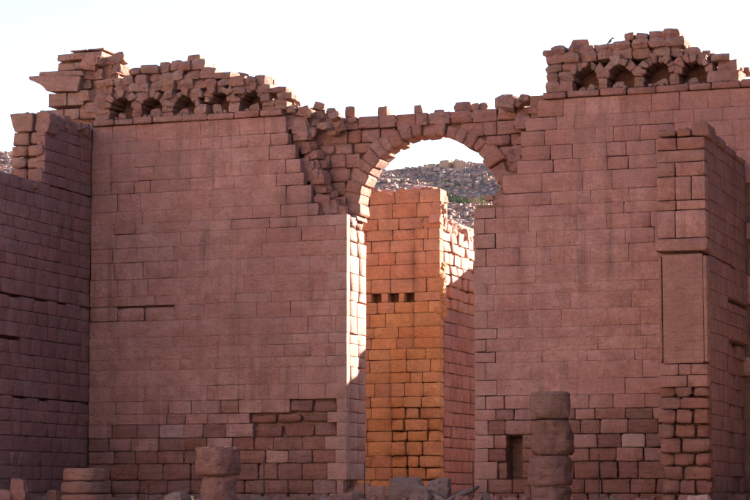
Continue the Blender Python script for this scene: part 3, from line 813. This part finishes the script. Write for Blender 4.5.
# ================================================================== inner pier seen through the opening
VI = 12.0
UI1 = P(441, 300, VI)[0]; UI0 = P(330, 300, VI)[0]
IP = thing('inner_pier', 'glowing orange inner wall with three square holes, framed by the tall opening', 'wall', ((UI0 + UI1) / 2, VI + 1, 0))
IF = Face('front', VI); IS = Face('side', UI1)
def zi(y): return P(400, y, VI)[1]
hz0, hz1 = zi(302), zi(293)
holes = [(P(a, 298, VI)[0], P(b, 298, VI)[0]) for a, b in ((371.5, 381), (388, 398.5), (404.5, 414))]
IZ = courses(0, hz0, .52, .72) + [hz1] + courses(hz1, zi(190), .55, .8)[1:]
UPI = P(415, 300, VI)[0]; UPL = P(392, 420, VI)[0]
itop = top_line([(320, 193), (366, 193), (372, 194), (390, 192), (407, 194), (409, 191), (415, 188), (430, 187.5), (432, 192), (438, 194), (443, 196)], VI)
random.seed(121)
for z0, z1 in zip(IZ, IZ[1:]):
    zc = (z0 + z1) / 2; isbig = zc < zi(345)
    pil = UPL if isbig else UPI
    haspil = zc < zi(226)
    ivs = [(UI0, pil)] if haspil else [(UI0, UI1)]
    if abs(z0 - hz0) < .01: ivs = cut([(UI0, UI1)] if not haspil else [(UI0, pil)], holes)
    for a, b in ivs:
        ss = split(a, b, .8, 1.7)
        for s0, s1 in zip(ss, ss[1:]):
            block(IP, IF, s0, s1, z0, z1, out=uni(-.02, .02), mat='warm' if zc > hz0 or rnd() < .25 else 'gold', T=1.0, gap=uni(.003, .012), edge=.04, back=.015, jit=.01, chip=.4)  # amber below, browner above: bounce glow painted by course
    if haspil and not (abs(z0 - hz0) < .01 and False):
        n = 3 if isbig and zc < 5.2 else 2 if isbig else 1
        cuts = split(pil, UI1, .45, 1.35) if n > 1 else ([pil, UI1] if rnd() < .5 else [pil, pil + uni(.4, .8), UI1])
        for s0, s1 in zip(cuts, cuts[1:]):
            rg = zc < 5
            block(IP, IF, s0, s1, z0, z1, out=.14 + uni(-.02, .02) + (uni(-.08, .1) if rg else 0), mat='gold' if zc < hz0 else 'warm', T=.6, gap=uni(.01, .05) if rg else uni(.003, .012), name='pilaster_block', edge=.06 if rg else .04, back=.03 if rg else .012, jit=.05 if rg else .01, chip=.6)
core(IP, [(UI0, UI1 - .4, VI + .98, VI + 7.0, 0, zi(215)), (UI0, P(436, 200, VI)[0], VI + .98, VI + 1.9, zi(216), zi(200))], mat='core', amp=.05)
# small stone plugs around the holes are part of the row; flank, its lower courses darkened as painted shade
SZ2 = courses(0, zi(228), .5, .75)
for z0, z1 in zip(SZ2, SZ2[1:]):
    ss = split(VI + .5, VI + 7.0, .7, 1.4)
    for s0, s1 in zip(ss, ss[1:]):
        rg = z0 > 10
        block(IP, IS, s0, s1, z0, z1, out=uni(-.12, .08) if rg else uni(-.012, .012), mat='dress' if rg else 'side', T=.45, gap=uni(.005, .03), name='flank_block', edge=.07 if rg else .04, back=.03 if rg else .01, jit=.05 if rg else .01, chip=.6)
for i in range(46):
    v = uni(VI + .2, VI + 6.8); s = uni(.3, .65); z = zi(226) + lerp([(12, .35), (14, .1), (19, -.05)], v)
    rock(IP, (UI1 - uni(.1, .9), v, z + uni(-.25, .15)), (s * 1.2, s * 1.4, s * .85), mat='dress', tilt=.3)
for i in range(7):
    rock(IP, (UI1 - .2 + uni(-.1, .08), VI + uni(.3, .9), zi(196) - i * .2), (.5, .6, .35), mat='dress', tilt=.2)
for i in range(34):
    x = uni(340, 434); u, z = P(x, lerp([(340, 191), (408, 191), (412, 188), (430, 187), (434, 193)], x), VI + .4); s = uni(.2, .5)
    rock(IP, (u, VI + uni(.2, 1.4), z - s * .2), (s * 1.5, s * 1.3, s * .7), mat='warm' if rnd() < .5 else 'dress', tilt=.3)
for i in range(14):
    z = zi(315) + i * .19
    rock(IP, (UI1 - uni(.02, .12), VI + uni(.0, .5), z), (.4, .5, .38), mat='gold', tilt=.3)

# ================================================================== column stumps
def drum_mesh(r0, r1, h, wob=.05, seg=40, rings=10, er=.5):
    V = []; fs = []; sd = Vector((uni(0, 50), uni(0, 50), uni(0, 50)))
    for k in range(rings + 1):
        t = k / rings; r = r0 + (r1 - r0) * t; rr = r - (.06 if k in (0, rings) else 0)
        for i in range(seg):
            a = 2 * math.pi * i / seg; q = Vector((math.cos(a), math.sin(a), 0))
            n = NZ.fractal((q * r + Vector((0, 0, h * t))) * 1.6 + sd, .9, 2, 5)
            n2 = NZ.fractal((q * r + Vector((0, 0, h * t))) * 5.0 + sd, .8, 2, 3)
            rad = rr + wob * n * 1.6 - max(0, n - .2) * er * .35 + n2 * .035 - (max(0, NZ.noise(q * r * 2.2 + sd)) * .16 if k in (0, rings) else 0)
            V.append((q.x * rad, q.y * rad, h * t + (NZ.noise(q * 1.5 + sd) * .05 if k == rings else 0)))
    for k in range(rings):
        for i in range(seg):
            j = (i + 1) % seg; fs.append((k * seg + i, k * seg + j, (k + 1) * seg + j, (k + 1) * seg + i))
    fs.append(tuple(range(seg))[::-1]); fs.append(tuple(rings * seg + i for i in range(seg)))
    return mesh_from('drum', V, fs, [True] * (rings * seg) + [False, False])
VC = -8.0
def column(drums, label):
    xc = (drums[-1][0] + drums[-1][1]) / 2; u0, _ = P(xc, 500, VC)
    t = thing('column_stump', label, 'column', (u0, VC, 0), 'column stumps standing before the front wall')
    for (x0, x1, y0, y1, wob) in drums:
        (ua, za), (ub, zb2) = P(x0, y1, VC), P(x1, y0, VC); za = max(za, 0); r = (P(x1, y0, VC)[0] - P(x0, y0, VC)[0]) / 2 * math.cos(TH)
        ua = P(x0, y0, VC)[0]; ub = P(x1, y0, VC)[0]
        put('drum', drum_mesh(r, r * uni(.95, 1.0), zb2 - za - .02, wob), M['drum'], t, ((ua + ub) / 2, VC + uni(-.05, .05), za), (0, 0, uni(0, 6)))
random.seed(131)
column([(529.5, 570, 391.5, 419.5, .13), (530, 574, 420, 455.5, .16), (528, 572.5, 456, 486, .10), (530.5, 572, 486.5, 507.5, .10)], 'tallest weathered column stump of four worn drums before the four niche wall')
column([(196.5, 239.5, 446.5, 475.5, .12), (202, 238, 476, 507.5, .14)], 'column stump with dark overhanging top drum before the five niche wall')
column([(64, 104, 468, 481, .03), (63, 104.5, 481.5, 493.5, .03), (62, 106, 494, 507.5, .06)], 'low pale column stump near the corner with the dark side wall')

# ================================================================== fallen stones at the foot of the walls
random.seed(141)
def boulder(x0, x1, y0, y1, v, label, mat='grey', group=None, p=4.5, jit=.12, rot=None):
    jit *= .7
    (ua, za), (ub, zb2) = P(x0, y1, v), P(x1, y0, v); za = min(za, .15) if y1 >= 498 else za
    me = rock_mesh((ub - ua), (ub - ua) * uni(.6, .9), zb2 - za, p=p, jit=jit)
    if ub - ua > .55: me = roughen(me, .06 * min(1.3, ub - ua), 1)
    o = put('fallen_stone', me, M[mat], None, ((ua + ub) / 2, v, (za + zb2) / 2), rot or (0, 0, uni(-.2, .2)))
    return tag(o, label, 'rock', group)
boulder(388, 425, 477, 500, -1.2, 'large flat grey boulder lying in the opening before the orange wall', p=6, jit=.16)
boulder(427, 452, 477, 500, -1.6, 'angular grey boulder beside the two fallen stone shafts', p=3)
boulder(366, 386, 486, 503, .4, 'pinkish heap stone by the foot of the sunlit jamb', 'rubble', p=3)
boulder(452, 470, 490, 503, -.2, 'dark angular stone behind the propped stone shaft', 'side', p=3)
boulder(410, 432, 489, 503, -2.4, 'small purple grey stone wedged before the large flat boulder')
boulder(48, 62, 490.5, 503, -7.6, 'reddish stone leaning against the low pale column stump', 'rubble')
boulder(165, 188, 492.5, 503, -8.2, 'rounded grey stone at the foot of the dark topped column stump')
boulder(12, 28, 478.5, 505, -9.4, 'rough block fallen against the dark side wall', 'side', p=8)
boulder(-3, 14, 489, 505, -9.6, 'low stone lying along the foot of the dark side wall', 'side')
boulder(688, 711, 495, 504, VP_ - 1, 'flat pale stone slab at the foot of the pilaster pier', 'pale', p=8)
boulder(729, 747, 495, 504, VP_ + 3, 'brown stone at the foot of the dark flank of the pilaster pier', 'rough', p=7)
boulder(524, 531, 486, 503, -5, 'upright dark stone between narrow niche and tallest column stump', 'side')
boulder(250, 268, 496, 504, -5, 'low grey stone by the iron post before the five niche wall')
gl = 'small stone among the debris along the foot of the front wall'
for x in [4 + 9.6 * i + uni(-5, 5) for i in range(70)]:
    wd = uni(5, 15); boulder(x - wd / 2, x + wd / 2, 500 - uni(0, 4) - uni(0, 6) * rnd() ** 2, 505, uni(-6.5, -1.0), gl, random.choice(['grey', 'rubble', 'weather', 'side']), 'stones along the wall foot', p=uni(2.6, 5), jit=.2, rot=(uni(-.3, .3), uni(-.3, .3), uni(0, 3)))
# undercut footing of the jamb
for i in range(10):
    x = uni(340, 366); rock(WL, (P(x, 490, .6)[0], uni(.1, 1.8), uni(.1, .9)), (.9, .9, .6), mat='rubble', tilt=.2)
def shaft(x0, y0, x1, y1, v0, v1, r, label):
    a = P(x0, y0, v0); b = P(x1, y1, v1); A = Vector((a[0], v0, a[1])); B = Vector((b[0], v1, b[1])); d = B - A
    me = drum_mesh(r, r * .8, d.length, .03, 14, 5)
    o = put('stone_shaft', me, M['grey'], None, A, d.to_track_quat('Z', 'Y').to_euler()); return tag(o, label, 'stone shaft', 'fallen shafts in the opening')
shaft(418, 488.5, 447, 503, -1.6, -2.6, .19, 'slim fallen stone shaft sloping down from the large flat boulder')
shaft(446, 502, 479, 486.5, -2.6, -1.0, .15, 'slim fallen stone shaft propped up towards the wall beyond the arch')

# thin iron posts
def post(x, y, v, label):
    u, z = P(x, y, v); V = []; fs = []; n = 8; r = .024
    for k, zz in enumerate((-.25, z)):
        for i in range(n): V.append((r * math.cos(6.2832 * i / n), r * math.sin(6.2832 * i / n), zz))
    fs = [(i, (i + 1) % n, n + (i + 1) % n, n + i) for i in range(n)] + [tuple(range(n, 2 * n))]
    b0 = len(V)                                               # small eye at the top of the post
    for sx, sy, sz in ((-1, -1, -1), (1, -1, -1), (1, 1, -1), (-1, 1, -1), (-1, -1, 1), (1, -1, 1), (1, 1, 1), (-1, 1, 1)): V.append((sx * .03, sy * .03, z + sz * .03))
    fs += [tuple(b0 + q for q in f) for f in ((0, 3, 2, 1), (4, 5, 6, 7), (0, 1, 5, 4), (1, 2, 6, 5), (2, 3, 7, 6), (3, 0, 4, 7))]
    o = put('iron_post', mesh_from('post', V, fs, False), M['iron'], None, (u, v, 0))
    return tag(o, label, 'post', 'thin iron posts before the front wall')
post(264, 458, -3.5, 'thin iron post before the wall with five niches')
post(364.5, 463, -3.2, 'thin iron post against the orange wall by the sunlit jamb')
post(473, 462, -3.0, 'thin iron post by the jamb beside the fallen shafts')
post(598.5, 455, -3.5, 'thin iron post before the wall with four niches')
post(148.5, 485, -6, 'short thin iron post near the dark topped column stump')
u, z = P(194.5, 495, -9)
st = put('wooden_stake', hexa_mesh([(-.04, -.03, -.3), (.04, -.03, -.3), (.04, .03, -.3), (-.04, .03, -.3), (-.04, -.03, z), (.05, -.03, z - .03), (.05, .03, z - .03), (-.04, .03, z)], .006, .004), M['wood'], None, (u + .05, -9, 0), (0, -.35, 0))
tag(st, 'pale wooden stake at the foot of the dark topped column stump', 'stake')

# ================================================================== bird on the parapet
u, z = P(610.2, 44.0, .7)
BD = thing('bird', 'small dark bird perched on the parapet with four niches', 'bird', (u, .7, z))
bm = bmesh.new()
bmesh.ops.create_icosphere(bm, subdivisions=2, radius=1)
for v_ in bm.verts:
    x, y, zz = v_.co; tail = max(0, -x)
    v_.co = (x * .13 - tail * .09, y * (.055 - .03 * tail), zz * (.06 - .035 * tail) + x * .07)
me = bpy.data.meshes.new('body'); bm.to_mesh(me); bm.free()
put('body', me, M['bird'], BD, (u, .7, z + .14), (0, -.45, .3))
bm = bmesh.new(); bmesh.ops.create_icosphere(bm, subdivisions=2, radius=.042)
for v_ in bm.verts:
    if v_.co.x > .03: v_.co.x *= 2.0; v_.co.y *= .3; v_.co.z *= .4
me = bpy.data.meshes.new('head'); bm.to_mesh(me); bm.free()
put('head', me, M['bird'], BD, (u + .1, .73, z + .27), (0, .1, .3))
for s in (-1, 1):
    put('leg', hexa_mesh([(-.006, -.006, 0), (.006, -.006, 0), (.006, .006, 0), (-.006, .006, 0), (-.006, -.006, .1), (.006, -.006, .1), (.006, .006, .1), (-.006, .006, .1)], .001, 0), M['twig'], BD, (u, .7 + s * .025, z - .0))

# ================================================================== scree and shrubs on the hill
random.seed(151)
V, fs = [], []
def add_rock(c, sx, sy, sz):
    i0 = len(V); R3 = Matrix.Rotation(uni(0, 6.28), 3, 'Z') @ Matrix.Rotation(uni(-.4, .4), 3, 'X')
    for q in ((-1, -1, -1), (1, -1, -1), (1, 1, -1), (-1, 1, -1), (-1, -1, 1), (1, -1, 1), (1, 1, 1), (-1, 1, 1)):
        p = Vector((q[0] * sx * uni(.55, 1), q[1] * sy * uni(.55, 1), q[2] * sz * uni(.55, 1))); V.append(tuple(c + R3 @ p))
    for f in ((0, 3, 2, 1), (4, 5, 6, 7), (0, 1, 5, 4), (1, 2, 6, 5), (2, 3, 7, 6), (3, 0, 4, 7)): fs.append(tuple(i0 + k for k in f))
for i in range(26000):
    r = uni(330, 545); lft = rnd() < .25
    a = (uni(385, 500) if not lft else uni(-14, 24)); a = (a - 375) / F * r + uni(-3, 3)
    s = .10 + .6 * rnd() ** 6
    p = hill_pt(a, r); p.z += s * .2
    add_rock(p, s * uni(.7, 1.2), s * uni(.7, 1.2), s * uni(.5, .9))
for i in range(2600):
    r = uni(330, 548); a = uni(-110, 110); s = .15 + .55 * rnd() ** 4; p = hill_pt(a, r); p.z += s * .2; add_rock(p, s, s * uni(.7, 1.2), s * .7)
o = put('scree', mesh_from('scree', V, fs, False), M['scree']); o['kind'] = 'stuff'; tag(o, 'grey brown scree of boulders covering the far hillside', 'scree')
for x, sz, lab in ((447, 2.4, 'largest squared boulder on the crest of the far hill'), (459.5, 2.3, 'broad boulder on the crest of the far hill beside the largest one'), (432, 1.9, 'low boulder on the crest of the far hill above the inner wall')):
    r = 528; p = hill_pt((x - 375) / F * r, r)
    tag(put('crest_boulder', rock_mesh(sz * 1.1, sz, sz * .95, p=9, jit=.07), M['scree'], None, (p.x, p.y, p.z + sz * .3), (0, 0, uni(0, 3))), lab, 'boulder', 'boulders on the hill crest')

def shrub(a, r, R, mat, label):
    p = hill_pt(a, r); t = thing('shrub', label, 'shrub', tuple(p), 'shrubs on the far hillside')
    V, fs = [], []
    for i in range(420):
        d = Vector((random.gauss(0, 1), random.gauss(0, 1), abs(random.gauss(0, .8)))).normalized() * R * uni(.35, 1) ** .6
        d.z *= .75; d *= .8 + .35 * NZ.noise(d * 1.3 + Vector((a, r, 0)))
        s = R * uni(.05, .11); n1 = Vector((uni(-1, 1), uni(-1, 1), uni(-1, 1))).normalized(); n2 = n1.orthogonal().normalized()
        i0 = len(V); V += [tuple(d - n1 * s), tuple(d + n2 * s * .6), tuple(d + n1 * s), tuple(d - n2 * s * .6)]; fs.append((i0, i0 + 1, i0 + 2, i0 + 3))
    put('foliage', mesh_from('foliage', V, fs, False), M[mat], t, tuple(p))
    V, fs = [], []
    for i in range(6):
        e = Vector((uni(-.6, .6), uni(-.6, .6), .7)) * R; s = R * .03; i0 = len(V)
        for q in (Vector((0, 0, -.2)), e):
            for dx, dy in ((-s, -s), (s, -s), (0, s)): V.append((q.x + dx, q.y + dy, q.z))
        fs += [(i0, i0 + 1, i0 + 4, i0 + 3), (i0 + 1, i0 + 2, i0 + 5, i0 + 4), (i0 + 2, i0, i0 + 3, i0 + 5)]
    put('stem', mesh_from('stem', V, fs, False), M['twig'], t, tuple(p))
random.seed(161)
GS = 'dark green shrub growing among the boulders of the far hillside'
for x, r, R, m in ((446, 474, 1.9, 'leaf'), (451, 470, 2.1, 'leaf'), (456, 473, 1.8, 'leaf'), (461, 470, 2.0, 'leaf'), (466, 472, 1.8, 'leaf'), (453, 484, 1.5, 'leaf'), (441, 482, 1.4, 'leaf'), (459, 500, 1.3, 'leaf'), (448, 505, 1.2, 'leaf')):
    shrub((x - 375) / F * r, r, R, m, GS)
for x, r, R in ((473, 478, 2.3), (480, 482, 2.1), (487, 487, 2.0)):
    shrub((x - 375) / F * r, r, R, 'straw', 'straw coloured dry shrub on the far hillside beside the green ones')
